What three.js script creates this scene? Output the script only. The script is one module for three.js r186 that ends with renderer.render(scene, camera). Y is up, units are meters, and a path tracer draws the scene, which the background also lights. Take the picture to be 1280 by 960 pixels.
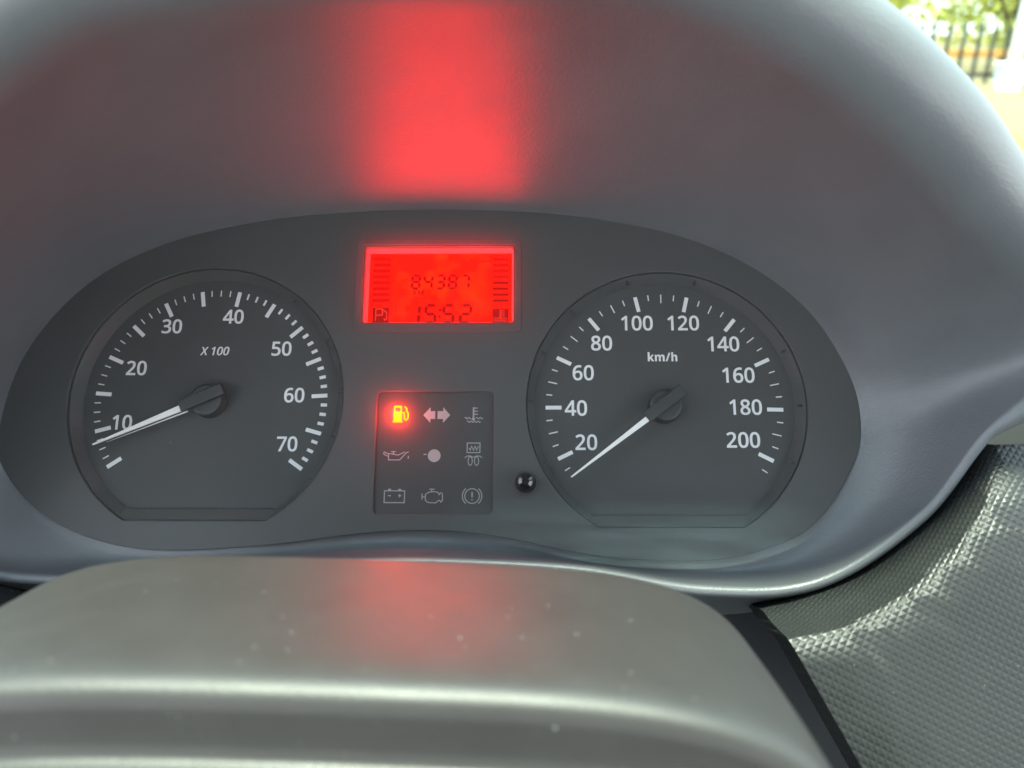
import * as THREE from 'three';
import { FontLoader } from 'three/addons/loaders/FontLoader.js';
import { TextGeometry } from 'three/addons/geometries/TextGeometry.js';
import { RoundedBoxGeometry } from 'three/addons/geometries/RoundedBoxGeometry.js';
import { mergeGeometries, toCreasedNormals } from 'three/addons/utils/BufferGeometryUtils.js';
import { RectAreaLightUniformsLib } from 'three/addons/lights/RectAreaLightUniformsLib.js';

// ------------------------------------------------------------------ camera, sky, sun, exposure
const V3 = (x = 0, y = 0, z = 0) => new THREE.Vector3(x, y, z);
const scene = new THREE.Scene();
const camera = new THREE.PerspectiveCamera(51.282, 4 / 3, 0.02, 400);
camera.position.set(0, 1.25, 0);
camera.rotation.set(THREE.MathUtils.degToRad(-24), 0, 0);
camera.focus = 0.32; camera.userData.fStop = 9.5;
camera.updateMatrixWorld();

const renderer = new THREE.WebGLRenderer({ antialias: true });
renderer.toneMapping = THREE.LinearToneMapping;
const EXPOSURE = 5.5, LAMP = 3.6 / EXPOSURE;
renderer.toneMappingExposure = EXPOSURE;
renderer.shadowMap.enabled = true;

const SKY = 0.8;
const skyW = 256, skyH = 128, skyData = new Float32Array(skyW * skyH * 4);
for (let j = 0; j < skyH; j++) for (let i = 0; i < skyW; i++) {
  const el = ((j + 0.5) / skyH - 0.5) * Math.PI, up = Math.max(0, Math.sin(el)), k = Math.pow(up, 0.55);
  const o = (j * skyW + i) * 4;
  skyData[o] = SKY * (0.94 * (1 - k) + 0.56 * k); skyData[o + 1] = SKY * (1.0 * (1 - k) + 0.66 * k); skyData[o + 2] = SKY * (1.03 * (1 - k) + 0.8 * k); skyData[o + 3] = 1;
}
const sky = new THREE.DataTexture(skyData, skyW, skyH, THREE.RGBAFormat, THREE.FloatType);
sky.mapping = THREE.EquirectangularReflectionMapping; sky.magFilter = THREE.LinearFilter; sky.needsUpdate = true;
scene.background = sky; scene.environment = sky;

const sun = new THREE.DirectionalLight(0xfff2e0, 3.8);
sun.name = 'sun';
sun.position.set(-2.5, 40, 0.3);
sun.target.position.set(0, 1, 0);
sun.shadow.radius = 14;
sun.castShadow = true;
Object.assign(sun.shadow.camera, { left: -30, right: 30, top: 30, bottom: -30, near: 1, far: 90 });
sun.shadow.mapSize.set(2048, 2048);
scene.add(sun, sun.target);
RectAreaLightUniformsLib.init();

// ------------------------------------------------------------------ frames and helpers
// The gauge face has a frame of its own (x right, y up the face, z out of it towards the driver); everything in the car is built in it.
const FACE_D = 0.32;
const M = new THREE.Matrix4().set(0.99984, 0.00392, -0.01729, 0, 0, 0.97521, 0.22128, 0, 0.01773, -0.22124, 0.97506, -FACE_D, 0, 0, 0, 1);
const FACE = camera.matrixWorld.clone().multiply(M), MINV = M.clone().invert();
const EYE = V3(0, 0, 0).applyMatrix4(MINV);                       // where the driver's view starts, in the face frame
const cl = (x, y, d) => V3((x - 640) / 1000 * d, (480 - y) / 1000 * d, -d).applyMatrix4(MINV);   // a sight line at a distance -> face frame
const mm = 0.001;
const lift = (x, y, z) => [EYE.x + (x * mm - EYE.x) * (1 - z / EYE.z), EYE.y + (y * mm - EYE.y) * (1 - z / EYE.z)];  // measured at z = 0 -> where it stands at height z

let seed = 7;
const rnd = () => { seed = (seed + 0x6d2b79f5) | 0; let t = Math.imul(seed ^ (seed >>> 15), 1 | seed); t = (t + Math.imul(t ^ (t >>> 7), 61 | t)) ^ t; return ((t ^ (t >>> 14)) >>> 0) / 4294967296; };

const counts = {};
function numbered(name) { const n = counts[name] = (counts[name] ?? -1) + 1; return n ? name + '_' + String(n).padStart(3, '0') : name; }
function tag(o, label, category, group, kind) {
  if (label) o.userData.label = label; if (category) o.userData.category = category;
  if (group) o.userData.group = group; if (kind) o.userData.kind = kind;
  return o;
}
function carThing(name, label, category) {
  const g = new THREE.Group(); g.name = numbered(name);
  FACE.decompose(g.position, g.quaternion, g.scale); g.scale.set(1, 1, 1);
  scene.add(g); return tag(g, label, category);
}
function part(name, geo, mat, parent, label) {
  const m = new THREE.Mesh(geo, mat); m.name = numbered(name); m.castShadow = m.receiveShadow = true;
  parent.add(m); if (label) m.userData.label = label; return m;
}

// tileable noise
function noiseTex(size, octaves, base, f) {
  const lat = []; for (let o = 0; o < octaves; o++) { const n = base << o, a = new Float32Array(n * n); for (let i = 0; i < n * n; i++) a[i] = rnd(); lat.push([n, a]); }
  const out = new Float32Array(size * size);
  for (let y = 0; y < size; y++) for (let x = 0; x < size; x++) {
    let s = 0, w = 1, t = 0;
    for (const [n, a] of lat) {
      const u = x / size * n, v = y / size * n, i = Math.floor(u), j = Math.floor(v), fx = u - i, fy = v - j, sx = fx * fx * (3 - 2 * fx), sy = fy * fy * (3 - 2 * fy);
      const g = (p, q) => a[(q % n) * n + (p % n)];
      s += w * ((g(i, j) * (1 - sx) + g(i + 1, j) * sx) * (1 - sy) + (g(i, j + 1) * (1 - sx) + g(i + 1, j + 1) * sx) * sy); t += w; w *= f;
    }
    out[y * size + x] = s / t;
  }
  return out;
}
function grayTex(a, size, fn, srgb) {
  const d = new Uint8Array(size * size * 4);
  for (let i = 0; i < size * size; i++) { const c = fn(a[i], i % size, (i / size) | 0); for (let k = 0; k < 3; k++) d[i * 4 + k] = Math.max(0, Math.min(255, Array.isArray(c) ? c[k] : c)); d[i * 4 + 3] = 255; }
  const t = new THREE.DataTexture(d, size, size); t.wrapS = t.wrapT = THREE.RepeatWrapping; t.magFilter = THREE.LinearFilter; t.needsUpdate = true;
  if (srgb) t.colorSpace = THREE.SRGBColorSpace;
  return t;
}
const repeat = (t, metres) => { const c = t.clone(); c.repeat.set(1 / metres, 1 / metres); c.needsUpdate = true; return c; };

const grainA = noiseTex(512, 3, 64, 0.7), grain = grayTex(grainA, 512, (v) => 255 * v);
const blotA = noiseTex(256, 5, 4, 0.6);
const blot = grayTex(blotA, 256, (v) => 255 * (0.72 + 0.28 * v), false);
const roughBlot = grayTex(blotA, 256, (v) => 255 * (0.86 + 0.12 * (v - 0.5) * 2));
const knurl = grayTex(blotA, 256, (v, x, y) => { const a = Math.abs(((x % 64) + 0.5) / 32 - 1), b = Math.abs(((y % 64) + 0.5) / 32 - 1); return 255 * Math.min(0.92, Math.abs(a + b - 1) * 1.05); });

const C = (r, g, b) => new THREE.Color().setRGB(r, g, b);
const std = (o) => new THREE.MeshStandardMaterial({ side: THREE.DoubleSide, ...o });
const shroudMat = new THREE.MeshPhysicalMaterial({ side: THREE.DoubleSide, ior: 1.66, name: 'grained_plastic', color: C(0.13, 0.139, 0.149), roughness: 0.5, roughnessMap: repeat(roughBlot, 0.11), bumpMap: repeat(grain, 0.034), bumpScale: 0.00009, map: repeat(blot, 0.16) });
const columnMat = std({ name: 'satin_plastic', color: C(0.029, 0.0272, 0.0268), roughness: 0.54, roughnessMap: repeat(roughBlot, 0.05), bumpMap: repeat(grain, 0.024), bumpScale: 0.00007, map: repeat(blot, 0.07) });
const knurlMat = new THREE.MeshPhysicalMaterial({ side: THREE.DoubleSide, ior: 1.5, name: 'knurled_plastic', color: C(0.016, 0.0182, 0.0178), roughness: 0.47, bumpMap: repeat(knurl, 0.0128), bumpScale: 0.00026, map: repeat(blot, 0.12) });
const plateMat = std({ name: 'face_plastic', color: C(0.046, 0.0455, 0.0455), roughness: 0.6, bumpMap: repeat(grain, 0.02), bumpScale: 0.00003 });
const dialMat = std({ name: 'dial_print_black', color: C(0.04, 0.0395, 0.0395), roughness: 0.7 });
const ringMat = std({ name: 'ring_plastic', color: C(0.056, 0.056, 0.056), roughness: 0.6 });
const inkMat = std({ name: 'white_ink', color: C(0.62, 0.62, 0.62), roughness: 0.6 });
const dimInkMat = std({ name: 'grey_ink', color: C(0.26, 0.26, 0.26), roughness: 0.6 });
const needleMat = std({ name: 'needle_white', color: C(0.72, 0.7, 0.68), roughness: 0.4 });
const hubMat = std({ name: 'hub_plastic', color: C(0.024, 0.025, 0.025), roughness: 0.55 });
const padMat = std({ name: 'dash_plastic', color: C(0.012, 0.0125, 0.013), roughness: 0.7, bumpMap: repeat(grain, 0.03), bumpScale: 0.0001 });
const darkMat = std({ name: 'gap_plastic', color: C(0.02, 0.022, 0.023), roughness: 0.8 });

// ------------------------------------------------------------------ surfaces
// rows of points -> one smooth sheet, uv in metres along both directions
function sheet(rows, { closed = false, crease = 0, uvOf } = {}) {
  const n = rows[0].length, pos = [], uv = [], idx = [];
  const along = rows.map((r) => { let s = 0; return r.map((p, i) => (s += i ? p.distanceTo(r[i - 1]) : 0)); });
  const mid = Math.floor(rows.length / 2); let across = new Array(n).fill(0);
  rows.forEach((r, j) => r.forEach((p, i) => {
    if (j) across[i] += p.distanceTo(rows[j - 1][i]);
    pos.push(p.x, p.y, p.z); const q = uvOf ? uvOf(p) : [along[mid][i], across[i]]; uv.push(q[0], q[1]);
  }));
  for (let j = 0; j < rows.length - 1; j++) for (let i = 0; i < n - 1; i++) { const a = j * n + i, b = a + 1, c = a + n, d = c + 1; idx.push(a, b, d, a, d, c); }
  let g = new THREE.BufferGeometry();
  g.setAttribute('position', new THREE.Float32BufferAttribute(pos, 3)); g.setAttribute('uv', new THREE.Float32BufferAttribute(uv, 2)); g.setIndex(idx);
  g.computeVertexNormals();
  if (closed) {  // the seam's two columns share their normal
    const N = g.attributes.normal;
    for (let j = 0; j < rows.length; j++) { const a = j * n, b = a + n - 1, v = V3(N.getX(a) + N.getX(b), N.getY(a) + N.getY(b), N.getZ(a) + N.getZ(b)).normalize(); N.setXYZ(a, v.x, v.y, v.z); N.setXYZ(b, v.x, v.y, v.z); }
  }
  return crease ? toCreasedNormals(g, crease) : g;
}
const loop = (pts, n) => { const c = new THREE.CatmullRomCurve3(pts, true, 'centripetal'), o = []; for (let i = 0; i <= n; i++) o.push(smoothAt(pts, i / n, true)); return o; };
function smoothAt(pts, t, closed) {   // uniform Catmull-Rom through control points, parameter = control number
  const n = pts.length, u = closed ? t * n : Math.min(t * (n - 1), n - 1 - 1e-6), i = Math.floor(u), f = u - i;
  const P = (k) => closed ? pts[((k % n) + n) % n] : k < 0 ? pts[0].clone().multiplyScalar(2).sub(pts[1]) : k >= n ? pts[n - 1].clone().multiplyScalar(2).sub(pts[n - 2]) : pts[k];
  const [a, b, c, d] = [P(i - 1), P(i), P(i + 1), P(i + 2)], r = V3();
  for (const k of ['x', 'y', 'z']) r[k] = 0.5 * (2 * b[k] + (c[k] - a[k]) * f + (2 * a[k] - 5 * b[k] + 4 * c[k] - d[k]) * f * f + (3 * b[k] - a[k] - 3 * c[k] + d[k]) * f * f * f);
  return r;
}

const extr = (shape, depth, bevel = 0, seg = 12) => new THREE.ExtrudeGeometry(shape, { depth, bevelEnabled: bevel > 0, bevelThickness: bevel, bevelSize: bevel, bevelOffset: -bevel, bevelSegments: 2, curveSegments: seg });
// ------------------------------------------------------------------ ground and what stands outside
const leafTex = grayTex(noiseTex(128, 4, 8, 0.6), 128, (v) => [255 * (0.6 + 0.4 * v), 255 * (0.65 + 0.35 * v), 255 * 0.6 * (0.5 + v)], true);
const groundMat = std({ name: 'dry_ground', color: C(0.17, 0.14, 0.06), roughness: 0.95, map: repeat(grayTex(blotA, 256, (v) => [255 * (0.75 + 0.25 * v), 255 * (0.74 + 0.25 * v), 255 * (0.66 + 0.3 * v)], true), 6) });
{
  const g = new THREE.PlaneGeometry(360, 360, 1, 1); g.rotateX(-Math.PI / 2);
  const uv = g.attributes.uv; for (let i = 0; i < uv.count; i++) uv.setXY(i, uv.getX(i) * 360, uv.getY(i) * 360);
  tag(part('ground', g, groundMat, scene), 'pale sunlit dry ground beyond the windscreen', 'ground', null, 'structure');
}

function outThing(name, label, category, x, z, group) { const g = new THREE.Group(); g.name = numbered(name); g.position.set(x, 0, z); scene.add(g); return tag(g, label, category, group); }
{ // picket fence with an orange board along it
  const f = outThing('picket_fence', 'dark picket fence with an orange board, seen beyond the hood edge', 'fence', 11.5, -20.8);
  const pm = std({ name: 'dark_paint', color: C(0.05, 0.055, 0.04), roughness: 0.7 }), om = std({ name: 'orange_paint', color: C(0.75, 0.33, 0.07), roughness: 0.6 });
  const sh = new THREE.Shape([[-0.045, 0], [0.045, 0], [0.045, 1.28], [0, 1.38], [-0.045, 1.28]].map(([x, y]) => new THREE.Vector2(x, y))), pg = extr(sh, 0.03, 0.004);
  for (let i = -10; i <= 14; i++) { const m = part('picket', pg, pm, f); m.position.set(i * 0.36 + 0.02 * Math.sin(i * 5), 0, 0); m.rotation.z = 0.012 * Math.sin(i * 3); }
  const b = new RoundedBoxGeometry(9.2, 0.17, 0.04, 2, 0.01); part('board', b, om, f).position.set(0.6, 0.68, -0.03);
  const r2 = new RoundedBoxGeometry(9.2, 0.09, 0.05, 2, 0.01); part('rail', r2, pm, f).position.set(0.6, 0.2, -0.03);
}
{ const p = outThing('white_pole', 'tall white painted pole in front of the fence', 'pole', 10.95, -18.8), wm = std({ name: 'white_paint', color: C(0.8, 0.8, 0.76), roughness: 0.5 });
  const g = new THREE.CylinderGeometry(0.1, 0.13, 7, 24); g.translate(0, 3.5, 0); part('shaft', g, wm, p);
  const c = new THREE.CylinderGeometry(0.2, 0.24, 0.12, 24); c.translate(0, 0.06, 0); part('base_collar', c, wm, p);
  const t = new THREE.SphereGeometry(0.13, 16, 10); t.translate(0, 7, 0); part('cap', t, wm, p); }
{ const w = outThing('concrete_block', 'low white concrete block at the foot of the fence', 'block', 11.9, -20.0), wm = std({ name: 'pale_concrete', color: C(0.7, 0.74, 0.8), roughness: 0.8 });
  const a = new RoundedBoxGeometry(1.5, 0.42, 0.4, 3, 0.03); a.translate(0.2, 0.21, 0); part('block_body', a, wm, w); const k = new RoundedBoxGeometry(1.56, 0.1, 0.46, 3, 0.02); k.translate(0.2, 0.47, 0); part('coping', k, wm, w); }
const leafMat = new THREE.MeshPhysicalMaterial({ name: 'leaf', color: C(0.78, 0.74, 0.2), roughness: 0.8, transmission: 0.4, thickness: 0, side: THREE.DoubleSide, map: leafTex });
const barkMat = std({ name: 'bark', color: C(0.1, 0.08, 0.05), roughness: 0.95 });
function tree(label, x, z, h, r, n) {
  const t = outThing('leafy_tree', label, 'tree', x, z, 'trees beyond the fence'), pos = [], uv = [];
  const clumps = Array.from({ length: 16 }, () => { const a = rnd() * 6.28, q = Math.sqrt(rnd()); return [V3(Math.cos(a) * q * r * 0.8, h * (0.16 + 0.75 * rnd()), Math.sin(a) * q * r * 0.8), r * (0.28 + 0.3 * rnd())]; });
  for (let i = 0; i < n; i++) {
    const [c, cr] = clumps[i % 16], d = V3(rnd() - .5, rnd() - .5, rnd() - .5).normalize().multiplyScalar(cr * (0.55 + 0.5 * rnd())), p = c.clone().add(d); if (p.y < 0.1) p.y = 0.1 + rnd() * 0.3;
    const u = V3(rnd() - .5, rnd() - .5, rnd() - .5).normalize(), v = V3(rnd() - .5, rnd() - .5, rnd() - .5).cross(u).normalize(), s = 0.07 + 0.07 * rnd();
    const A = p.clone().addScaledVector(u, s), B = p.clone().addScaledVector(v, s * 0.55), D = p.clone().addScaledVector(u, -s), E2 = p.clone().addScaledVector(v, -s * 0.55);
    for (const q of [A, B, D, A, D, E2]) { pos.push(q.x, q.y, q.z); uv.push(rnd(), rnd()); }
  }
  const g = new THREE.BufferGeometry(); g.setAttribute('position', new THREE.Float32BufferAttribute(pos, 3)); g.setAttribute('uv', new THREE.Float32BufferAttribute(uv, 2)); g.computeVertexNormals(); part('crown', g, leafMat, t);
  const limb = (a, b, r0, r1) => { const c = new THREE.CylinderGeometry(r1, r0, a.distanceTo(b), 10); c.applyQuaternion(new THREE.Quaternion().setFromUnitVectors(V3(0, 1, 0), b.clone().sub(a).normalize())); c.translate((a.x + b.x) / 2, (a.y + b.y) / 2, (a.z + b.z) / 2); return c; };
  part('trunk', mergeGeometries([limb(V3(), V3(0.05, h * 0.45, 0), 0.14, 0.09), ...clumps.slice(0, 6).map(([c]) => limb(V3(0.03, h * 0.25, 0), c, 0.07, 0.025))]), barkMat, t);
}
tree('yellow green tree at the inner edge of the hood', 9.6, -25.5, 4.6, 2.2, 5200);
tree('yellow green tree straight behind the white pole', 14.2, -25.0, 5.0, 2.3, 5200);
tree('paler tree farther back between the other two', 13.0, -31, 6.0, 3.0, 6000);
tree('tree at the far end of the fence', 18.5, -29, 6.0, 3.0, 5000);
tree('tree half hidden behind the hood', 6.5, -29, 6.0, 3.0, 5000);
{ // windscreen: one tinted curved pane, rising from in front of the dashboard to over the driver
  const rows = []; for (let j = 0; j <= 14; j++) { const f = j / 14, row = []; for (let i = 0; i <= 24; i++) { const q = i / 12 - 1; row.push(V3(q * (0.78 - 0.1 * f), 1.0 + 0.76 * f + 0.05 * Math.sin(f * Math.PI), -1.18 + 1.28 * f + 0.16 * q * q)); } rows.push(row); }
  const w = part('windscreen', sheet(rows), new THREE.MeshPhysicalMaterial({ name: 'tinted_glass', color: C(0.75, 0.94, 0.89), transmission: 1, thickness: 0, roughness: 0.0, ior: 1.5, side: THREE.DoubleSide }), scene);
  tag(w, 'clear green tinted windscreen above and beyond the dashboard', 'windscreen');
}
// ------------------------------------------------------------------ dashboard with its hood
const dash = carThing('car_interior', 'dark grey car interior whose dashboard arches over the gauges, with knurled trim', 'car interior');
const FACE_INV = new THREE.Matrix4().compose(dash.position, dash.quaternion, dash.scale).invert();
const cabinPart = (name, mat, x0, y0, z0, x1, y1, z1) => { const g = new RoundedBoxGeometry(x1 - x0, y1 - y0, z1 - z0, 2, 0.01); g.translate((x0 + x1) / 2, (y0 + y1) / 2, (z0 + z1) / 2); g.applyMatrix4(FACE_INV); return part(name, g, mat, dash); };
{ const lining = std({ name: 'grey_lining', color: C(0.5, 0.5, 0.48), roughness: 0.9 }), carpet = std({ name: 'carpet', color: C(0.3, 0.3, 0.29), roughness: 1 }), roofing = std({ name: 'roof_cloth', color: C(0.15, 0.15, 0.15), roughness: 1 });
  cabinPart('roof_lining', roofing, -0.5, 1.77, 0.1, 1.06, 1.83, 1.7);
  cabinPart('door_lining', lining, -0.56, 0.3, -0.9, -0.5, 1.09, 1.7);
  cabinPart('door_lining', lining, 1.06, 0.3, -0.9, 1.12, 1.09, 1.7);
  cabinPart('rear_lining', lining, -0.5, 0.3, 1.7, 1.06, 1.2, 1.76);
  cabinPart('floor_carpet', carpet, -0.5, 0.24, -0.95, 1.06, 0.3, 1.7);
  cabinPart('firewall', carpet, -0.5, 0.3, -0.95, 1.06, 1.0, -0.9); }
const F2 = [[560, 266], [700, 272], [830, 294], [930, 333], [1005, 390], [1050, 460], [1065, 520], [1058, 575], [1010, 650], [940, 685], [860, 697], [740, 690], [600, 664], [480, 661], [330, 678], [180, 682], [80, 650], [22, 595], [5, 540], [35, 445], [110, 360], [210, 308], [330, 280], [440, 269]];
const M3 = [[560, 95, .28], [745, 100, .28], [915, 140, .28], [1005, 225, .282], [1090, 305, .285], [1150, 390, .288], [1172, 465, .292], [1138, 548, .296], [1080, 640, .298], [985, 705, .299], [866, 716, .3], [735, 700, .302], [595, 682, .304], [470, 680, .304], [310, 695, .303], [150, 703, .302], [10, 690, .298], [-80, 620, .292], [-110, 500, .285], [-85, 340, .28], [10, 210, .28], [150, 130, .28], [295, 100, .28], [425, 95, .28]];
const R3 = [[570, 18, .223], [757, 18, .223], [900, 62, .227], [1020, 134, .232], [1128, 226, .238], [1232, 328, .247], [1350, 415, .258], [1228, 540, .272], [1146, 642, .281], [1020, 722, .286], [880, 731, .288], [730, 707, .29], [590, 698, .292], [460, 697, .293], [290, 706, .293], [120, 718, .291], [-50, 700, .285], [-150, 600, .262], [-115, 440, .242], [-70, 270, .232], [5, 150, .228], [135, 58, .225], [285, 26, .223], [420, 18, .223]];
const planeAt = (x, y, z) => { const a = cl(x, y, 0.2), d = a.clone().sub(EYE); return EYE.clone().add(d.multiplyScalar((z - EYE.z) / d.z)); };
const NT = 288;
const wBottom = [0, 0, 0, 0, .02, .15, .55, 1, 1, 1, 1, 1, 1, 1, 1, 1, 1, .8, .3, 0, 0, 0, 0, 0];
const loopF = loop(F2.map(([x, y]) => planeAt(x, y, 0.004)), NT), loopR = loop(R3.map((p) => cl(...p)), NT);
const loopM = loop(M3.map((p, i) => {   // halfway up, the arch is straight or flares a little; the shelf below keeps its own line
  const a = planeAt(...F2[i], 0.004), b = cl(...R3[i]), m = a.clone().lerp(b, 0.5), into = V3(-0.035, 0, m.z).sub(m).normalize();
  return m.addScaledVector(into, -0.0055).lerp(cl(...p), wBottom[i]);
}), NT);
const hoodRows = [];
{
  const NS = 26, NL = 24, center = V3(-0.035, 0, 0.05);
  for (let j = 0; j <= NS; j++) { const s = j / NS; hoodRows.push(loopF.map((F, i) => { const m = loopM[i], r = loopR[i], a = 2 * (s - .5) * (s - 1), b = 4 * s * (1 - s), c = 2 * s * (s - .5); return V3(F.x * a + m.x * b + r.x * c, F.y * a + m.y * b + r.y * c, F.z * a + m.z * b + r.z * c); })); }
  const T = loopR.map((r, i) => r.clone().sub(hoodRows[NS - 1][i]).normalize());
  const O = loopR.map((r, i) => { const g = loopR[(i + 1) % NT].clone().sub(loopR[(i + NT - 1) % NT]); const o = T[i].clone().cross(g).normalize(); if (o.dot(r.clone().sub(center)) < 0) o.negate(); return o; });
  const W = loopR.map((_, i) => { const u = (i / NT) * 24, k = Math.floor(u) % 24, f = u - Math.floor(u); return wBottom[k] * (1 - f) + wBottom[(k + 1) % 24] * f; });
  const turn = (i) => Math.PI * (1 - 0.14 * W[i]), ease = (u, w) => w * u + (1 - w) * u * u * (1.6 - 0.6 * u);   // the rim curls over gently at first, then tighter
  let at = loopR;
  for (let j = 1; j <= NL; j++) { at = at.map((r, i) => { const len = (0.052 * (1 - W[i]) + 0.0056 * W[i]) / NL, ph = turn(i) * ease((j - 0.5) / NL, W[i]); return r.clone().addScaledVector(O[i], Math.sin(ph) * len).addScaledVector(T[i], Math.cos(ph) * len); }); hoodRows.push(at); }
  const last = hoodRows[hoodRows.length - 1];
  for (const l of [0.02, 0.06, 0.13]) hoodRows.push(last.map((p, i) => { const ph = turn(i); const len = l * (1 - 0.72 * W[i]); return p.clone().addScaledVector(O[i], Math.sin(ph) * len).addScaledVector(T[i], Math.cos(ph) * len); }));
}
part('hood', sheet(hoodRows, { closed: true }), shroudMat, dash);

function trim(E1, E2, E3) {
  const n = 64, rows = [], a1 = E1.map((p) => cl(...p)), a2 = E2.map((p) => cl(...p)), a3 = E3.map((p) => cl(...p));
  const col = (t, back) => {
    const A = smoothAt(a1, t), B = smoothAt(a2, t), D = smoothAt(a3, t), out = [];
    const AB = B.clone().sub(A), BD = D.clone().sub(B), k1 = Math.min(0.4, 0.0045 / AB.length()), k2 = 0.0045 / BD.length();
    const p = B.clone().addScaledVector(AB, -k1), q = B.clone().addScaledVector(BD, k2);
    out.push(A.clone().add(V3(-0.002, 0.004, -0.03)), A.clone().add(V3(-0.0005, 0.0008, -0.0016)));
    for (let i = 0; i <= 8; i++) { const f = i / 8, P = A.clone().lerp(p, f); P.z -= Math.sin(f * Math.PI) * 0.0022; out.push(P); }
    for (let i = 1; i <= 8; i++) { const f = i / 8; out.push(V3().addScaledVector(p, (1 - f) ** 2).addScaledVector(B, 2 * f * (1 - f)).addScaledVector(q, f * f)); }
    for (let i = 1; i <= 10; i++) out.push(q.clone().lerp(D, i / 10));
    return back ? out.map((P) => P.clone().add(V3(0, 0, -0.016))) : out;
  };
  rows.push(col(0, true)); for (let i = 0; i <= n; i++) rows.push(col(i / n)); rows.push(col(1, true));
  return sheet(rows, { crease: 0.7, uvOf: (P) => [P.x * 0.94 + P.z * 0.55 + P.y * 0.3, P.y * 0.94 - P.x * 0.3 - P.z * 0.55] });
}
const TE1 = [[955, 765, .285], [1000, 748, .287], [1080, 705, .29], [1150, 640, .29], [1198, 573, .29], [1213, 553, .292]];
const TE2 = [[988, 802, .256], [1060, 787, .256], [1130, 751, .257], [1202, 690, .26], [1242, 618, .267], [1240, 556, .28]];
const TE3 = [[1092, 985, .25], [1240, 1060, .243], [1420, 1000, .25], [1540, 850, .262], [1560, 700, .272], [1560, 548, .285]];
part('trim_panel', trim(TE1, TE2, TE3), knurlMat, dash, 'knurled dark trim panel with a bright curved crease');
const mir = (E) => E.map(([x, y, d]) => [1032 - x, y, d]);
part('trim_panel', trim(mir(TE1), mir(TE2), mir(TE3)), knurlMat, dash, 'small corner of knurled trim beside the column cover');
const boxPart = (name, mat, [x, y, z], [w, h, d], r = 0.006, rot = [0, 0, 0]) => { const g = new RoundedBoxGeometry(w, h, d, 3, r); const m = part(name, g, mat, dash); m.position.set(x, y, z); m.rotation.set(...rot); return m; };
boxPart('side_pad', padMat, [0.29, -0.01, -0.03], [0.25, 0.15, 0.04], 0.012);
boxPart('lower_panel', darkMat, [0.28, -0.28, -0.045], [1.5, 0.42, 0.02]);
boxPart('top_pad', padMat, [0.28, -0.03, -0.36], [1.5, 0.02, 0.6], 0.008, [-0.62, 0, 0]);

// ------------------------------------------------------------------ instrument cluster
const cluster = carThing('instrument_cluster', 'black car gauge cluster with two dials, red lit display and warning symbols', 'instrument cluster');
const fonts = new FontLoader();
const fontReg = await fonts.loadAsync('fonts/droid/droid_sans_regular.typeface.json');
const fontBold = await fonts.loadAsync('fonts/droid/droid_sans_bold.typeface.json');

const TACH = [-120.66 * mm, -7.37 * mm], SPEED = [60.24 * mm, -9.49 * mm];
const R_TICK = 46.86 * mm, R_IN = 51.2 * mm, R_OUT = 54.6 * mm, CH_IN = 42.0 * mm, CH_OUT = 47.2 * mm, PLATE_Z = 0.006;
function cutCircle(R, chord, path, cx = 0, cy = 0, n = 96) {   // circle with a flat bottom and eased corners
  const a = Math.acos(chord / R), pts = [], e = 0.06;
  for (let i = 0; i <= n; i++) { const t = -Math.PI / 2 + a + (2 * Math.PI - 2 * a) * (i / n); pts.push([R * Math.cos(t), R * Math.sin(t)]); }
  pts.slice(0).forEach(([x, y], i) => (i ? path.lineTo(cx + x, cy + y) : path.moveTo(cx + x, cy + y)));
  path.closePath(); return pts;
}
function roundRect(path, x0, y0, x1, y1, r) {
  path.moveTo(x0 + r, y0); path.lineTo(x1 - r, y0); path.quadraticCurveTo(x1, y0, x1, y0 + r); path.lineTo(x1, y1 - r); path.quadraticCurveTo(x1, y1, x1 - r, y1);
  path.lineTo(x0 + r, y1); path.quadraticCurveTo(x0, y1, x0, y1 - r); path.lineTo(x0, y0 + r); path.quadraticCurveTo(x0, y0, x0 + r, y0); return path;
}
const uvPlanar = (g) => { const p = g.attributes.position, uv = new Float32Array(p.count * 2); for (let i = 0; i < p.count; i++) { uv[2 * i] = p.getX(i) + 0.4 * p.getZ(i); uv[2 * i + 1] = p.getY(i) + 0.4 * p.getZ(i); } g.setAttribute('uv', new THREE.BufferAttribute(uv, 2)); return g; };
// windows in the plate, at the plate's own height
const [lx0, ly0] = lift(-60.8, 25.6, 0.005), [lx1, ly1] = lift(0.3, 58.2, 0.005);
const [wx0, wy0] = lift(-53.6, -51.7, 0.0052), [wx1, wy1] = lift(-7.2, -3.3, 0.0052);
{
  const s = new THREE.Shape(), o = loop(F2.map(([x, y]) => planeAt(x, y, PLATE_Z)), 160);
  o.forEach((p, i) => { const c = V3(-0.033, 0, PLATE_Z), q = p.clone().sub(c).multiplyScalar(1.02).add(c); i ? s.lineTo(q.x, q.y) : s.moveTo(q.x, q.y); });
  for (const [c] of [[TACH], [SPEED]]) { const h = new THREE.Path(); cutCircle(R_OUT, CH_OUT, h, c[0], c[1]); s.holes.push(h); }
  s.holes.push(roundRect(new THREE.Path(), lx0, ly0, lx1, ly1, 0.001), roundRect(new THREE.Path(), wx0, wy0, wx1, wy1, 0.0024));
  const g = extr(s, 0.0016, 0.0004); g.translate(0, 0, PLATE_Z - 0.002);
  part('face_plate', uvPlanar(g), plateMat, cluster);
}
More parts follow.
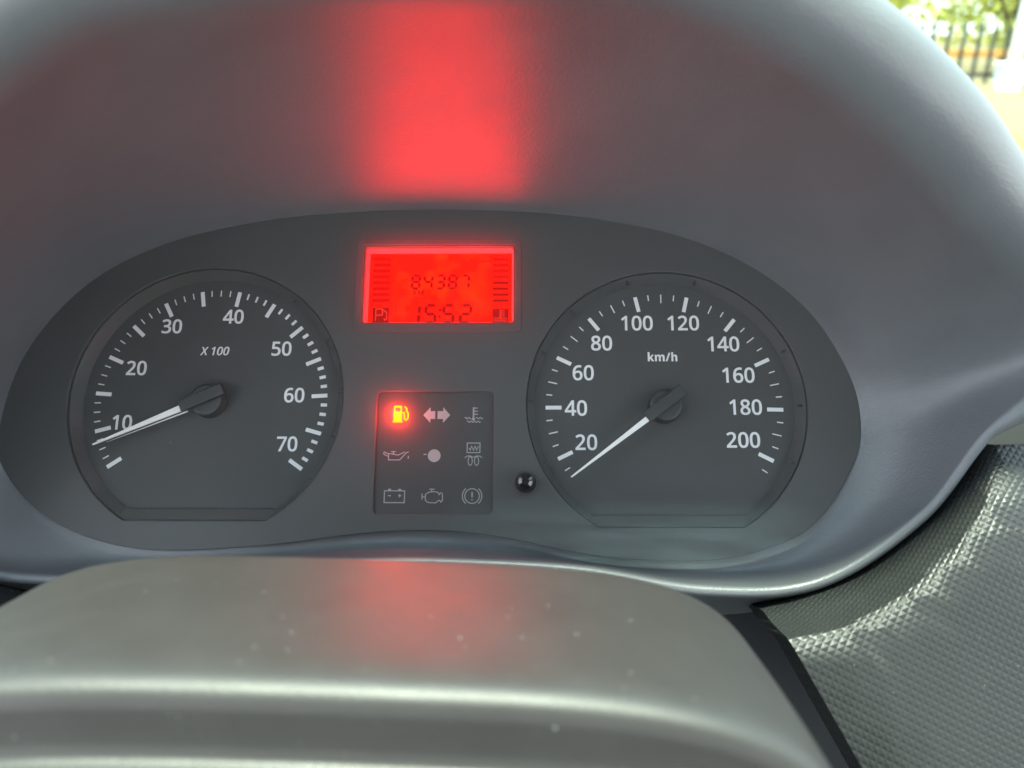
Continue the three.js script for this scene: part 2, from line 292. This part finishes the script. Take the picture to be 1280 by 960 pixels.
// mitred ribbon along a polyline
function ribbon(pts, w, closed = false, z = 0) {
  const n = pts.length, L = [], Rr = [], pos = [], idx = [];
  const dir = (a, b) => { const x = b[0] - a[0], y = b[1] - a[1], l = Math.hypot(x, y) || 1; return [x / l, y / l]; };
  for (let i = 0; i < n; i++) {
    const a = closed ? pts[(i + n - 1) % n] : pts[Math.max(0, i - 1)], b = pts[i], c = closed ? pts[(i + 1) % n] : pts[Math.min(n - 1, i + 1)];
    let d0 = dir(a, b), d1 = dir(b, c); if (!closed && i === 0) d0 = d1; if (!closed && i === n - 1) d1 = d0;
    let nx = -(d0[1] + d1[1]), ny = d0[0] + d1[0]; const l = Math.hypot(nx, ny) || 1; nx /= l; ny /= l;
    const k = Math.min(2.2, 1 / Math.max(0.35, nx * -d1[1] + ny * d1[0])) * w / 2;
    pos.push(b[0] + nx * k, b[1] + ny * k, z, b[0] - nx * k, b[1] - ny * k, z);
  }
  const m = closed ? n : n - 1; for (let i = 0; i < m; i++) { const a = 2 * i, b = 2 * ((i + 1) % n); idx.push(a, a + 1, b + 1, a, b + 1, b); }
  const g = new THREE.BufferGeometry(); g.setAttribute('position', new THREE.Float32BufferAttribute(pos, 3)); g.setIndex(idx); g.computeVertexNormals(); g.deleteAttribute('normal');
  const f = g.toNonIndexed(); f.computeVertexNormals(); return f;
}
const flat = (pts, z = 0) => { const g = new THREE.ShapeGeometry(new THREE.Shape(pts.map(([x, y]) => new THREE.Vector2(x, y)))); g.deleteAttribute('uv'); g.translate(0, 0, z); return g.toNonIndexed(); };
const disc = (x, y, r, z = 0, n = 28) => flat(Array.from({ length: n }, (_, i) => [x + r * Math.cos(i / n * 2 * Math.PI), y + r * Math.sin(i / n * 2 * Math.PI)]), z);
const arc = (x, y, r, a0, a1, n = 20, ry = r) => Array.from({ length: n + 1 }, (_, i) => { const a = (a0 + (a1 - a0) * i / n) * Math.PI / 180; return [x + r * Math.cos(a), y + ry * Math.sin(a)]; });
const text = (str, capHeight, font, fatten, slant = 0) => {
  const g = new TextGeometry(str, { font, size: capHeight / 0.714 * 1, depth: 0.00012, curveSegments: 6, bevelEnabled: fatten > 0, bevelThickness: 0.00002, bevelSize: fatten, bevelSegments: 1 });
  g.computeBoundingBox(); const b = g.boundingBox; const k = capHeight / (b.max.y - b.min.y || 1);
  g.translate(-(b.min.x + b.max.x) / 2, -(b.min.y + b.max.y) / 2, 0);
  if (!/[a-z/]/.test(str)) g.scale(k, k, 1);
  if (slant) { const p = g.attributes.position; for (let i = 0; i < p.count; i++) p.setX(i, p.getX(i) + slant * p.getY(i)); }
  return g;
};

function gauge(name, label, [cx, cy], spec) {
  const sh = new THREE.Shape(); const inPts = cutCircle(R_IN + 0.0004, CH_IN + 0.0004, sh);
  const dial = part(name, uvPlanar(new THREE.ShapeGeometry(sh, 24)), dialMat, cluster, label); dial.position.set(cx, cy, 0);
  // sloping ring between plate and dial
  const a = Math.acos(CH_IN / R_IN), b = Math.acos(CH_OUT / R_OUT), ring = [[], [], [], []];
  const outline = (R, ch) => { const q = []; const n = 120, al = Math.acos(ch / R); for (let i = 0; i <= n; i++) { const t = -Math.PI / 2 + al + (2 * Math.PI - 2 * al) * (i / n); q.push([R * Math.cos(t), R * Math.sin(t)]); } for (let i = 1; i <= 16; i++) { const f = i / 16; q.push([q[n][0] * (1 - f) + q[0][0] * f, -ch]); } return q; };
  const o0 = outline(R_OUT + 0.0009, CH_OUT + 0.0009), o1 = outline(R_OUT - 0.0004, CH_OUT - 0.0004), o2 = outline(R_IN + 0.0006, CH_IN + 0.0006), o3 = outline(R_IN, CH_IN);
  [[o0, 0.0036], [o1, 0.0048], [o2, 0.0016], [o3, -0.0002]].forEach(([o, z], k) => { ring[k] = o.map(([x, y]) => V3(x, y, z)); });
  part('dial_ring', sheet(ring, { closed: true, crease: 0.5 }), ringMat, dial);
  for (const k of spec.notches) {
    const t = k * Math.PI / 180, g = new THREE.BoxGeometry(0.0034, 0.0008, 0.0005); g.rotateZ(t); g.rotateX(0);
    const rr = 0.0529; const m = part('ring_notch', g, hubMat, dial); m.position.set(rr * Math.cos(t), rr * Math.sin(t), 0.0034); m.rotation.set(0, 0, 0);
  }
  for (const [deg, len, w] of spec.ticks) {
    const t = deg * Math.PI / 180, g = new THREE.BoxGeometry(w * mm, len * mm, 0.00014);
    const m = part('tick_mark', g, inkMat, dial); const r = R_TICK - len * mm / 2; m.position.set(r * Math.sin(t), r * Math.cos(t), 0.00014); m.rotation.z = -t;
  }
  for (const [str, x, y] of spec.numerals) { const m = part('numeral', text(str, spec.cap, fontReg, 0.00021), inkMat, dial); m.position.set(x * mm - cx, y * mm - cy, 0.00006); }
  { const [str, x, y, h, f, fat, sl] = spec.unit; const m = part('unit_lettering', text(str, h, f, fat, sl), inkMat, dial); m.position.set(x * mm - cx, y * mm - cy, 0.00006); }
  // needle
  const ang = Math.atan2(spec.tip[1] * mm - cy, spec.tip[0] * mm - cx), len = Math.hypot(spec.tip[1] * mm - cy, spec.tip[0] * mm - cx);
  const ns = new THREE.Shape(); ns.moveTo(0.006, -spec.nw * mm / 2); ns.lineTo(len, -0.00028); ns.lineTo(len + 0.0002, 0); ns.lineTo(len, 0.00028); ns.lineTo(0.006, spec.nw * mm / 2); ns.closePath();
  const parts = [extr(ns, 0.0007, 0.00015)]; parts[0].translate(0, 0, 0.0064); parts[0].rotateZ(ang);
  if (spec.edge) { const es = new THREE.Shape(); const o = spec.nw * mm / 2 + 0.0002; es.moveTo(0.008, o); es.lineTo(0.008, o + 0.0005); es.lineTo(len * 0.9, 0.00075); es.closePath(); const g = extr(es, 0.0004); g.translate(0, 0, 0.0052); g.rotateZ(ang); parts.push(g); }
  part('needle', mergeGeometries(parts.map((g) => { g.deleteAttribute('uv'); return g.index ? g.toNonIndexed() : g; })), needleMat, dial);
  // hub: round cap with a straight bar across
  const cap = new THREE.LatheGeometry([[0, 0.0062], [0.0052, 0.0061], [0.0062, 0.0055], [0.0065, 0.0045], [0.0067, 0.0002]].map(([x, y]) => new THREE.Vector2(x, y)), 48); cap.rotateX(Math.PI / 2);
  part('needle_hub', toCreasedNormals(cap, 0.5), hubMat, dial);
  const bar = new RoundedBoxGeometry(0.0182, 0.0048, 0.0022, 3, 0.0005); bar.translate(-0.0006, 0.0006, 0.0073); bar.rotateZ(ang + Math.PI);
  part('hub_bar', bar, hubMat, dial);
  return dial;
}
{
  const ticks = [], step = 19.168, o = 0.52;
  for (let k = 5; k <= 70; k += 5) { ticks.push([o + (k - 37.5) / 5 * step, 6.3, 1.55]); if (k < 70) for (let q = 1; q < 4; q++) { const v = k + q * 1.25, fat = v > 50 ? 1.25 : v > 40 ? 0.6 + 0.05 * (v - 40) : 0.42; ticks.push([o + (v - 37.5) / 5 * step, v > 50 ? 2.5 : 2.5, fat]); } }
  gauge('tachometer', 'rev counter dial with its needle just under ten', TACH, {
    ticks, cap: 6.05 * mm, numerals: [['10', -155.5, -15.7], ['20', -152.1, 6.6], ['30', -139.4, 24.2], ['40', -114.4, 28.3], ['50', -93.6, 14.7], ['60', -87.2, -4.6], ['70', -88.8, -24.3]],
    unit: ['X 100', -120.7, 13.7, 3.6 * mm, fontReg, 0.00012, 0.16], tip: [-162.5, -25.6], nw: 2.7, edge: true, notches: [4, -16, -36, 28, 52],
  });
  const st = [], s2 = 25.913, o2 = 0.49;
  for (let v = 15; v <= 205; v += 5) { const maj = v % 20 === 0, half = v % 10 === 0; st.push([o2 + (v - 110) / 20 * s2, maj ? 6.3 : half ? 3.6 : 2.4, maj ? 1.5 : 0.42]); }
  gauge('speedometer', 'speed dial with its needle resting at the lower stop', SPEED, {
    ticks: st, cap: 6.3 * mm, numerals: [['20', 29.3, -23.5], ['40', 25.4, -9.8], ['60', 28.5, 4.6], ['80', 36.1, 16.9], ['100', 50.6, 25.3], ['120', 69.3, 25.3], ['140', 85.0, 16.5], ['160', 90.3, 3.6], ['180', 92.4, -9.4], ['200', 90.7, -22.5]],
    unit: ['km/h', 60.4, 11.2, 2.5 * mm, fontBold, 0.00002, 0], tip: [22.9, -37.8], nw: 2.3, edge: false, notches: [178, 206, 105, 133, 156, 75, 25, 0, -25],
  });
}
// ------------------------------------------------------------------ the red display
const LCD = [0.75, 0.003, 0.0005];
const emi = (r, g, b, name) => new THREE.MeshPhysicalMaterial({ name, color: 0x000000, roughness: 0.5, specularIntensity: 0, emissive: C(r * LAMP, g * LAMP, b * LAMP), side: THREE.DoubleSide });
const lcdMat = emi(...LCD, 'display_glow'), segMat = emi(0.085, 0.001, 0.001, 'display_segment'), faintMat = emi(0.165, 0.001, 0.001, 'display_faint'), lineMat = emi(0.36, 0.015, 0.01, 'display_edge');
const display = (() => {
  const g = new THREE.PlaneGeometry(0.0665, 0.039); const m = part('display', g, lcdMat, cluster, 'red backlit display reading an odometer and the time'); m.position.set(-0.0303, 0.0410, 0); return m;
})();
{
  const at = (x, y) => [x * mm + 0.0303, y * mm - 0.0410];
  const SEG = { 0: 'abcdef', 1: 'bc', 2: 'abged', 3: 'abgcd', 4: 'fgbc', 5: 'afgcd', 6: 'afgedc', 7: 'abc', 8: 'abcdefg', 9: 'abcdfg' };
  const hex = (x0, y0, x1, y1, w) => { const dx = x1 - x0, dy = y1 - y0, l = Math.hypot(dx, dy), ux = dx / l, uy = dy / l, nx = -uy, ny = ux, k = w / 2; return flat([[x0, y0], [x0 + (ux + nx) * k, y0 + (uy + ny) * k], [x1 + (-ux + nx) * k, y1 + (-uy + ny) * k], [x1, y1], [x1 - (ux + nx) * k, y1 - (uy + ny) * k], [x0 + (ux - nx) * k, y0 + (uy - ny) * k]]); };
  const digit = (d, x, y, w, h, sw, mat) => {
    const sl = 0.06, P = (a, b) => { const [X, Y] = at(x + a * w + b * h * sl, y + b * h); return [X, Y]; }, gs = [], g = 0.015;
    const S = { a: [[0, 1], [1, 1]], b: [[1, 1], [1, .5]], c: [[1, .5], [1, 0]], d: [[0, 0], [1, 0]], e: [[0, 0], [0, .5]], f: [[0, .5], [0, 1]], g: [[0, .5], [1, .5]] };
    for (const k of SEG[d]) { const [p, q] = S[k], A = P(...p), B = P(...q), dx = (B[0] - A[0]) * g, dy = (B[1] - A[1]) * g; gs.push(hex(A[0] + dx, A[1] + dy, B[0] - dx, B[1] - dy, sw * mm)); }
    const m = part('digit', mergeGeometries(gs), mat, display); m.position.z = 0.0013;
  };
  [...'84387'].forEach((d, i) => digit(d, -41.3 + i * 5.05, 39.9, 3.0, 5.6, 1.35, segMat));
  [['1', -42.2], ['5', -35.5], ['5', -28.2], ['2', -21.2]].forEach(([d, x]) => digit(d, x, 25.2, 4.0, 7.4, 1.6, segMat));
  const colon = mergeGeometries([disc(...at(-29.4, 30.6), 0.0007), disc(...at(-29.6, 27.8), 0.0007)]); part('colon', colon, segMat, display).position.z = 0.0013;
  for (let i = 0; i < 8; i++) {   // fuel scale, unlit bars
    const y = 34 + i * 2.55, [a, b] = at(-57.4, y), [c, d] = at(-50.2, y + 1.5); const m = part('scale_bar', flat([[a, b], [c, b], [c, d], [a, d]]), faintMat, display); m.position.z = 0.0013;
    const [e, f] = at(-8.0, y), [g, h] = at(-1.6, y + 1.25);
    const m2 = part('scale_bar', i < 4 ? flat([[e, f], [g, f], [g, h], [e, h]]) : flat([[e, f], [g, f], [g, h], [e, h]]), i < 4 ? segMat : faintMat, display); m2.position.z = 0.0013;
  }
  const km = part('lettering', text('KM', 2.4 * mm, fontBold, 0.0001), emi(0.03, 0.0005, 0.0005, 'display_lettering'), display); { const [x, y] = at(-38.5, 38.0); km.position.set(x, y, 0.0013); }
  const box = (x0, y0, x1, y1, m, z) => part('symbol_block', flat([at(x0, y0), at(x1, y0), at(x1, y1), at(x0, y1)]), m, display).position.z = z;
  box(-57.0, 24.6, -50.2, 31.7, segMat, 0.0013); box(-8.0, 24.6, -1.5, 31.1, segMat, 0.0013);
  const q = (pts) => pts.map(([x, y]) => at(x, y));
  const pump = mergeGeometries([ribbon(q([[-55.6, 26], [-55.6, 31], [-52.9, 31], [-52.9, 28.4], [-55.4, 28.4]]), 0.00035), ribbon(q([[-52.6, 30.6], [-51.2, 29.6], [-51, 26.8], [-51.8, 26.2], [-52.2, 27]]), 0.00035, false, 0.00003)]);
  part('pump_symbol', pump, lineMat, display).position.z = 0.0016;
  const therm = mergeGeometries([ribbon(q([[-4.8, 26.9], [-4.8, 30.6]]), 0.0005), ...[30.2, 29.2, 28.2].map((y, i) => ribbon(q([[-4.5, y], [-3.0, y]]), 0.0003, false, 0.00003 + i * 1e-5)), ...[26.9, 25.9].map((y, i) => ribbon(q(Array.from({ length: 13 }, (_, k) => [-7.6 + k * 0.46, y + 0.3 * Math.sin(k * 1.57)])), 0.0003, false, 0.00008 + i * 1e-5))]);
  part('coolant_symbol', therm, lineMat, display).position.z = 0.0016;
  // faint unlit symbols
  const un = mergeGeometries([ribbon(q([[-47.6, 26], [-47.6, 34.5], [-43.2, 34.5], [-43.2, 26]]), 0.0002), ribbon(q([[-46.8, 32], [-46.8, 34], [-45, 33], [-44, 34], [-44, 30]]), 0.00022, false, 2e-5), ribbon(q([[-46.8, 27], [-46.2, 29.4], [-44.6, 27.4], [-44, 29.4]]), 0.00022, false, 4e-5), ribbon(q([[-45.8, 40.6], [-45.8, 45], [-43.3, 45], [-43.3, 40.6]]), 0.0002, false, 6e-5)]);
  part('unlit_symbol', un, faintMat, display).position.z = 0.0013;
  { // the backlight is uneven: soft orange patches
    const am = grayTex(blotA, 256, (v, x, y) => { const u = x / 256, w = y / 256, e = Math.min(u, 1 - u, w, 1 - w) * 8; return 255 * Math.min(1, e) * Math.max(0, Math.min(1, (v - 0.47) * 4)); }); am.wrapS = am.wrapT = THREE.ClampToEdgeWrapping;
    const pm = new THREE.MeshPhysicalMaterial({ name: 'backlight_patch', color: 0x000000, specularIntensity: 0, roughness: 0.6, emissive: C(6 * LAMP, 0.018 * LAMP, 0), transparent: true, opacity: 0.6, alphaMap: am, side: THREE.DoubleSide });
    const g = new THREE.PlaneGeometry(0.042, 0.0325); part('backlight', g, pm, display).position.set(0.0015, 0.0006, 0.0011); }
  // the light guide round the glass
  const fs = new THREE.Shape(); roundRect(fs, lx0 + 0.0303 - 0.0003, ly0 - 0.041 - 0.0003, lx1 + 0.0303 + 0.0003, ly1 - 0.041 + 0.0003, 0.001);
  const fr = [[0.0002, 0.0006, 0], [0, 0, 0.0046]].map(([, inset, z]) => { const p = []; const [x0, y0, x1, y1] = [lx0 + 0.0303 + inset, ly0 - 0.041 + inset, lx1 + 0.0303 - inset, ly1 - 0.041 - inset]; return [[x0, y0], [x1, y0], [x1, y1], [x0, y1], [x0, y0]].map(([x, y]) => V3(x, y, z)); });
  part('display_rim', sheet(fr, { crease: 0.4 }), std({ name: 'clear_rim', color: C(0.2, 0.12, 0.13), roughness: 0.35, emissive: C(0.28 * LAMP, 0.008 * LAMP, 0.011 * LAMP) }), display);
}
{ // raised surround of the display
  const [x0, y0] = lift(-65.0, 21.4, 0.006), [x1, y1] = lift(3.8, 61.8, 0.006), s = roundRect(new THREE.Shape(), x0, y0, x1, y1, 0.003); s.holes.push(roundRect(new THREE.Path(), lx0 - 0.0008, ly0 - 0.0008, lx1 + 0.0008, ly1 + 0.0008, 0.0012));
  const g = extr(s, 0.0006, 0.0003); g.translate(0, 0, PLATE_Z - 0.0003); part('display_surround', uvPlanar(g), plateMat, cluster);
}
{ const l = new THREE.RectAreaLight(C(1, 0.001, 0.0004), 8 * LAMP, 0.0606, 0.034); l.name = 'display_light'; l.position.set(-0.0303, 0.0418, 0.0009); l.rotation.y = Math.PI; l.castShadow = true; cluster.add(l); }

// ------------------------------------------------------------------ warning symbols
{
  const s = roundRect(new THREE.Shape(), wx0 - 0.0004, wy0 - 0.0004, wx1 + 0.0004, wy1 + 0.0004, 0.0026), g = extr(s, 0.001, 0.0002);
  const cx = (wx0 + wx1) / 2, cy = (wy0 + wy1) / 2; g.translate(-cx, -cy, -0.001);
  const panel = part('warning_panel', uvPlanar(g), std({ name: 'smoked_panel', color: C(0.03, 0.029, 0.029), roughness: 0.5 }), cluster, 'dark inset panel of nine warning symbols'); panel.position.set(cx, cy, 0.0046);
  const Z = 0.0046, spot = (x, y) => { const [a, b] = lift(x, y, Z); return [a - cx, b - cy]; };
  const u = 0.31 * mm;   // one pixel of the symbols' own grid
  const sym = (name, label, x, y, geos, mat = dimInkMat) => { const gs = geos.map((q, i) => { q.translate(0, 0, i * 0.000012); return q; }); const m = part(name, mergeGeometries(gs), mat, panel, label); const [a, b] = spot(x, y); m.position.set(a, b, 0.0003); return m; };
  const P = (a) => a.map(([x, y]) => [x * u, y * u]), W = (k) => k * u;
  const rb = (a, w = 1, closed) => ribbon(P(a), W(w), closed);
  // fuel pump, lit
  const litMat = emi(1.6, 0.30, 0.001, 'fuel_lamp_glow');
  const fuel = sym('fuel_warning_lamp', 'fuel pump symbol lit amber', -45.4, -12.7, [
    flat(P([[-6, -9.5], [6.5, -9.5], [6.5, -7.5], [5.5, -7.5], [5.5, 11], [4.5, 12], [-4, 12], [-5, 11], [-5, -7.5], [-6, -7.5]])),
    rb([[6.2, 3], [8.5, 3], [9, -5], [11, -6.5], [13, -5], [13.5, 2], [11, 6], [11.5, 8], [8.5, 11]], 1.9)], litMat);
  const win = part('lamp_window', flat(P([[-3, 4.5], [3.5, 4.5], [3.5, 9.5], [-3, 9.5]])), std({ color: C(0.3, 0.03, 0.01), emissive: C(0.22 * LAMP, 0.012 * LAMP, 0.001 * LAMP), roughness: 0.5, name: 'lamp_window' }), panel); win.position.copy(fuel.position); win.position.z += 0.00006;
  const l = new THREE.PointLight(C(1, 0.03, 0.015), 0.0009 * LAMP); l.name = 'fuel_lamp_light'; l.position.copy(fuel.position); l.position.z += 0.004; l.shadow.radius = 0.05; l.castShadow = true; panel.add(l);
  sym('indicator_symbol', null, -29.8, -12.7, [flat(P([[-17, 0], [-8, 10], [-8, 5], [-2, 5], [-2, -5], [-8, -5], [-8, -10]])), flat(P([[17, 0], [8, -10], [8, -5], [1, -5], [1, 5], [8, 5], [8, 10]]))]);
  const wave = (x0, x1, y, n = 4, a = 1) => Array.from({ length: n * 6 + 1 }, (_, i) => [x0 + (x1 - x0) * i / (n * 6), y + a * Math.sin(i / 6 * 2 * Math.PI)]);
  sym('coolant_symbol', null, -15.2, -12.7, [rb([[0, -5], [0, 10]], 2), disc(0, -5 * u, 2 * u), rb([[1, 9], [5, 9]], 1.2), rb([[1, 5], [5.5, 5]], 1.2), rb([[1, 1], [5.5, 1]], 1.2), rb(wave(-11, -3, -4, 2), 1), rb(wave(3, 12, -4, 2), 1), rb(wave(-8, 9, -8.5, 4), 1)]);
  sym('oil_symbol', null, -45.2, -28.7, [rb([[-16, 4], [-10, 1.5], [-10, -6], [4, -6], [12, 3], [15, 4]], 1.2), rb([[-16, 4], [-16, 1], [-10.5, -1.5]], 1.1), rb([[-10, 2], [2, 0], [10, 4]], 1.1), rb([[-4, 1.5], [-4, 4]], 1.6), rb([[-7, 4.4], [-1, 4.4]], 1.1), rb([[15, -1], [14.5, -4.5]], 1.3)]);
  sym('lamp_symbol', null, -30.4, -28.9, [disc(0, 0, 8 * u), rb([[-13.5, 1.5], [-9.5, 1.5]], 1.2)]);
  sym('preheat_symbol', null, -15.0, -28.6, [rb([[-8, 3], [8, 3], [8, 15], [-8, 15]], 1.1, true), rb([[-6, 9], [-4, 6], [-2.5, 11], [0, 6], [2, 11], [4, 6], [6, 11]], 1), rb(arc(-4, -7.5, 2.6, 60, 420, 22, 5.5), 1), rb(arc(4, -7.5, 2.6, 60, 420, 22, 5.5), 1), rb([[-11, -3.5], [-8, -1.4], [-4, -1.2], [0, -3], [4, -1.2], [8, -1.4], [11, -3.5]], 1)]);
  sym('battery_symbol', null, -45.5, -44.7, [rb([[-12.5, -8], [12.5, -8], [12.5, 6.5], [-12.5, 6.5]], 1.2, true), rb([[-8, 8], [-4.5, 8]], 2), rb([[4.5, 8], [8, 8]], 2), rb([[-8, 0.5], [-4.5, 0.5]], 1.2), rb([[4.5, 0.5], [8.5, 0.5]], 1.2), rb([[6.5, -1.5], [6.5, 2.5]], 1.2)]);
  sym('engine_symbol', null, -30.6, -44.6, [rb([[-9, -5], [-6, -8], [4, -8.5], [7, -5.5], [9, -5.5], [10, -7.5], [12, -6], [12, 2.5], [9.5, 4], [8, 1.5], [6, 4.5], [1, 5.5], [-5, 4.5], [-9, 2]], 1.1, true), rb([[-1.5, 5.8], [-1.5, 8]], 1.2), rb([[-4.5, 8.3], [2, 8.3]], 1.1), rb([[-9.4, -1.2], [-12.5, -1.2]], 1.1), rb([[-13.2, -4.5], [-13.2, 3]], 1.1)]);
  sym('brake_symbol', null, -15.3, -44.6, [rb(arc(0, 0, 9, 0, 352, 40), 1.2, true), rb(arc(0, 0, 12, 130, 230, 16), 1.2), rb(arc(0, 0, 12, -50, 50, 16), 1.2), rb([[0, 5], [0, -1.5]], 1.6), disc(0, -4.5 * u, 0.9 * u, 0, 12)]);
}
// trip button
{
  const [bx, by] = lift(5.4, -39.2, 0.008), g = new THREE.LatheGeometry([[0, 0.0058], [0.0014, 0.0056], [0.0026, 0.0048], [0.0033, 0.0034], [0.0035, 0.0018], [0.0035, -0.004]].map(([x, y]) => new THREE.Vector2(x, y)), 40); g.rotateX(Math.PI / 2);
  const b = part('trip_button', toCreasedNormals(g, 0.9), new THREE.MeshPhysicalMaterial({ name: 'gloss_black', color: C(0.012, 0.012, 0.013), roughness: 0.12, clearcoat: 1, clearcoatRoughness: 0.04 }), cluster, 'small glossy black push button'); b.position.set(bx, by, 0.0075);
  const t = new THREE.TorusGeometry(0.0041, 0.0006, 10, 40); part('button_collar', t, plateMat, b).position.z = -0.0012;
}
// lens with its film of dust
{
  const o = loop(F2.map(([x, y]) => planeAt(x, y, 0.0125)), 160), s = new THREE.Shape(); o.forEach((p, i) => { const c = V3(-0.033, 0, 0), x = c.x + (p.x - c.x) * 1.035, y = c.y + (p.y - c.y) * 1.06; i ? s.lineTo(x, y) : s.moveTo(x, y); });
  const hole = new THREE.Path(); const [bx, by] = lift(5.4, -39.2, 0.0105); hole.absarc(bx, by, 0.0043, 0, Math.PI * 2, true); s.holes.push(hole);
  const lg = new THREE.ShapeGeometry(s, 24); lg.translate(0, 0, 0.0105);
  const lens = part('lens', lg, new THREE.MeshPhysicalMaterial({ name: 'clear_lens', color: C(1, 1, 1), transmission: 1, thickness: 0, roughness: 0.14, ior: 1.49, specularIntensity: 0.08, side: THREE.DoubleSide }), cluster, 'clear dusty lens over the gauges');
  // dust: thin everywhere, wiped streaks low on the right
  const N = 512, fine = noiseTex(N, 6, 8, 0.75), streak = noiseTex(N, 4, 4, 0.6);
  const box = { x0: -0.205, x1: 0.14, y0: -0.08, y1: 0.08 };
  const dt = grayTex(fine, N, (v, x, y) => {
    const X = box.x0 + (box.x1 - box.x0) * x / N, Y = box.y0 + (box.y1 - box.y0) * y / N;
    const st = streak[((y * 7) % N) * N + ((x * 2 + y) % N)];
    const low = Math.max(0, Math.min(1, (-0.046 - Y) / 0.014)) * Math.max(0, Math.min(1, (X + 0.03) / 0.03)) * Math.max(0, Math.min(1, (0.118 - X) / 0.02));
    const speck = fine[((y * 3) % N) * N + ((x * 3) % N)] > 0.73 ? 0.25 : 0;
    return 255 * (0.06 + 0.06 * (v - 0.5) + low * (0.22 + 1.3 * Math.max(0, st - 0.36)) + speck * 0.3 * Math.max(low, 0.3));
  });
  dt.wrapS = dt.wrapT = THREE.ClampToEdgeWrapping;
  const dg = lg.clone(); dg.translate(0, 0, 0.0003); const p = dg.attributes.position, uv = new Float32Array(p.count * 2); for (let i = 0; i < p.count; i++) { uv[2 * i] = (p.getX(i) - box.x0) / (box.x1 - box.x0); uv[2 * i + 1] = (p.getY(i) - box.y0) / (box.y1 - box.y0); } dg.setAttribute('uv', new THREE.BufferAttribute(uv, 2));
  part('dust_film', dg, new THREE.MeshStandardMaterial({ name: 'dust', color: C(0.4, 0.5, 0.47), roughness: 1, transparent: true, opacity: 0.24, alphaMap: dt, side: THREE.DoubleSide }), lens);
}

// ------------------------------------------------------------------ steering column cover
{
  const column = carThing('steering_column_cover', 'pale grey satin plastic steering column cover with a bright ridge, in front of the gauges', 'column cover');
  const camPt = (x, y, d) => V3(x, y, -d).applyMatrix4(MINV);
  // crown line: distance from the driver's eye, height; then how far the sides fall
  const prof = [[.226, -.100], [.2195, -.062], [.2165, -.0505], [.2130, -.0472], [.2080, -.0461], [.198, -.0467], [.186, -.0476], [.172, -.0491], [.160, -.0508], [.153, -.0520], [.1485, -.0531], [.1455, -.0543], [.1437, -.0560], [.1430, -.0584], [.1432, -.0612], [.1434, -.0640], [.1433, -.0664], [.1422, -.0684], [.138, -.0700], [.128, -.0715], [.1, -.077]];
  const pts = prof.map(([d, v]) => V3(0, v, -d)), rows = [], nR = 110, nC = 96, Xc = -0.0348, hw = 0.1003, H = 0.062, ex = 4.6;
  for (let j = 0; j <= nR; j++) {
    const c = smoothAt(pts, j / nR), row = [];
    for (let i = 0; i <= nC; i++) {
      const a = Math.PI * (1 - i / nC), ca = Math.cos(a), sa = Math.sin(a), ux = Math.sign(ca) * Math.pow(Math.abs(ca), 2 / ex), uy = Math.pow(Math.abs(sa), 2 / ex);
      const tilt = -0.0035 * ux;
      const bow = 0.010 * ux * ux;                 // the ridge and the far edge bow away towards the sides
      row.push(camPt(Xc + hw * ux, c.y - H * (1 - uy) + tilt - 0.0 * bow, -c.z - 0.35 * bow));
    }
    rows.push([row[0].clone().add(V3(0, -0.12, 0)), ...row, row[nC].clone().add(V3(0, -0.12, 0))]);
  }
  part('upper_shell', sheet(rows), columnMat, column);
}

// ------------------------------------------------------------------ dust lying on the cover and the panels
{
  const g0 = new THREE.IcosahedronGeometry(1, 1); g0.deleteAttribute('uv'); const list = [];
  const speck = (p, r) => { const g = g0.clone(); g.scale(r, r * 0.7, r); g.translate(p.x, p.y, p.z); list.push(g); };
  const ray = new THREE.Raycaster(), targets = []; scene.updateMatrixWorld(true);
  scene.traverse((o) => { if (o.isMesh && /upper_shell|trim_panel|face_plate|lens$/.test(o.name)) targets.push(o); });
  const inv = FACE.clone().invert();
  for (let i = 0; i < 210; i++) {   // where dust settles: mostly on the cover, some on the rest
    const x = rnd() * 1280, y = i < 130 ? 690 + 270 * rnd() : 330 + 630 * rnd();
    const dir = V3((x - 640) / 1000, (480 - y) / 1000, -1).normalize().transformDirection(camera.matrixWorld);
    ray.set(camera.position, dir); const h = ray.intersectObjects(targets, false)[0]; if (!h) continue;
    speck(h.point.clone().applyMatrix4(inv), 0.00007 + 0.0002 * Math.pow(rnd(), 5));
  }
  for (const [x, y, r] of [[575, 798, .00055], [694, 911, .0006], [685, 757, .0004], [788, 775, .00045], [365, 791, .00045], [360, 812, .0004], [1025, 933, .0006], [868, 873, .0004], [330, 740, .00035], [270, 729, .0003], [318, 808, .0004], [355, 771, .0003]]) {
    const dir = V3((x - 640) / 1000, (480 - y) / 1000, -1).normalize().transformDirection(camera.matrixWorld); ray.set(camera.position, dir); const h = ray.intersectObjects(targets, false)[0]; if (h) speck(h.point.clone().applyMatrix4(inv), r * 0.55);
  }
  const d = new THREE.Mesh(mergeGeometries(list), std({ name: 'dust_speck', color: C(0.17, 0.17, 0.165), roughness: 1 })); d.name = 'dust'; FACE.decompose(d.position, d.quaternion, d.scale); d.scale.set(1, 1, 1);
  scene.add(tag(d, 'pale dust specks scattered over the column cover and gauges', 'dust', null, 'stuff'));
}

scene.traverse((o) => { if (o.isMesh) { o.castShadow = o.receiveShadow = true; } });
renderer.render(scene, camera);
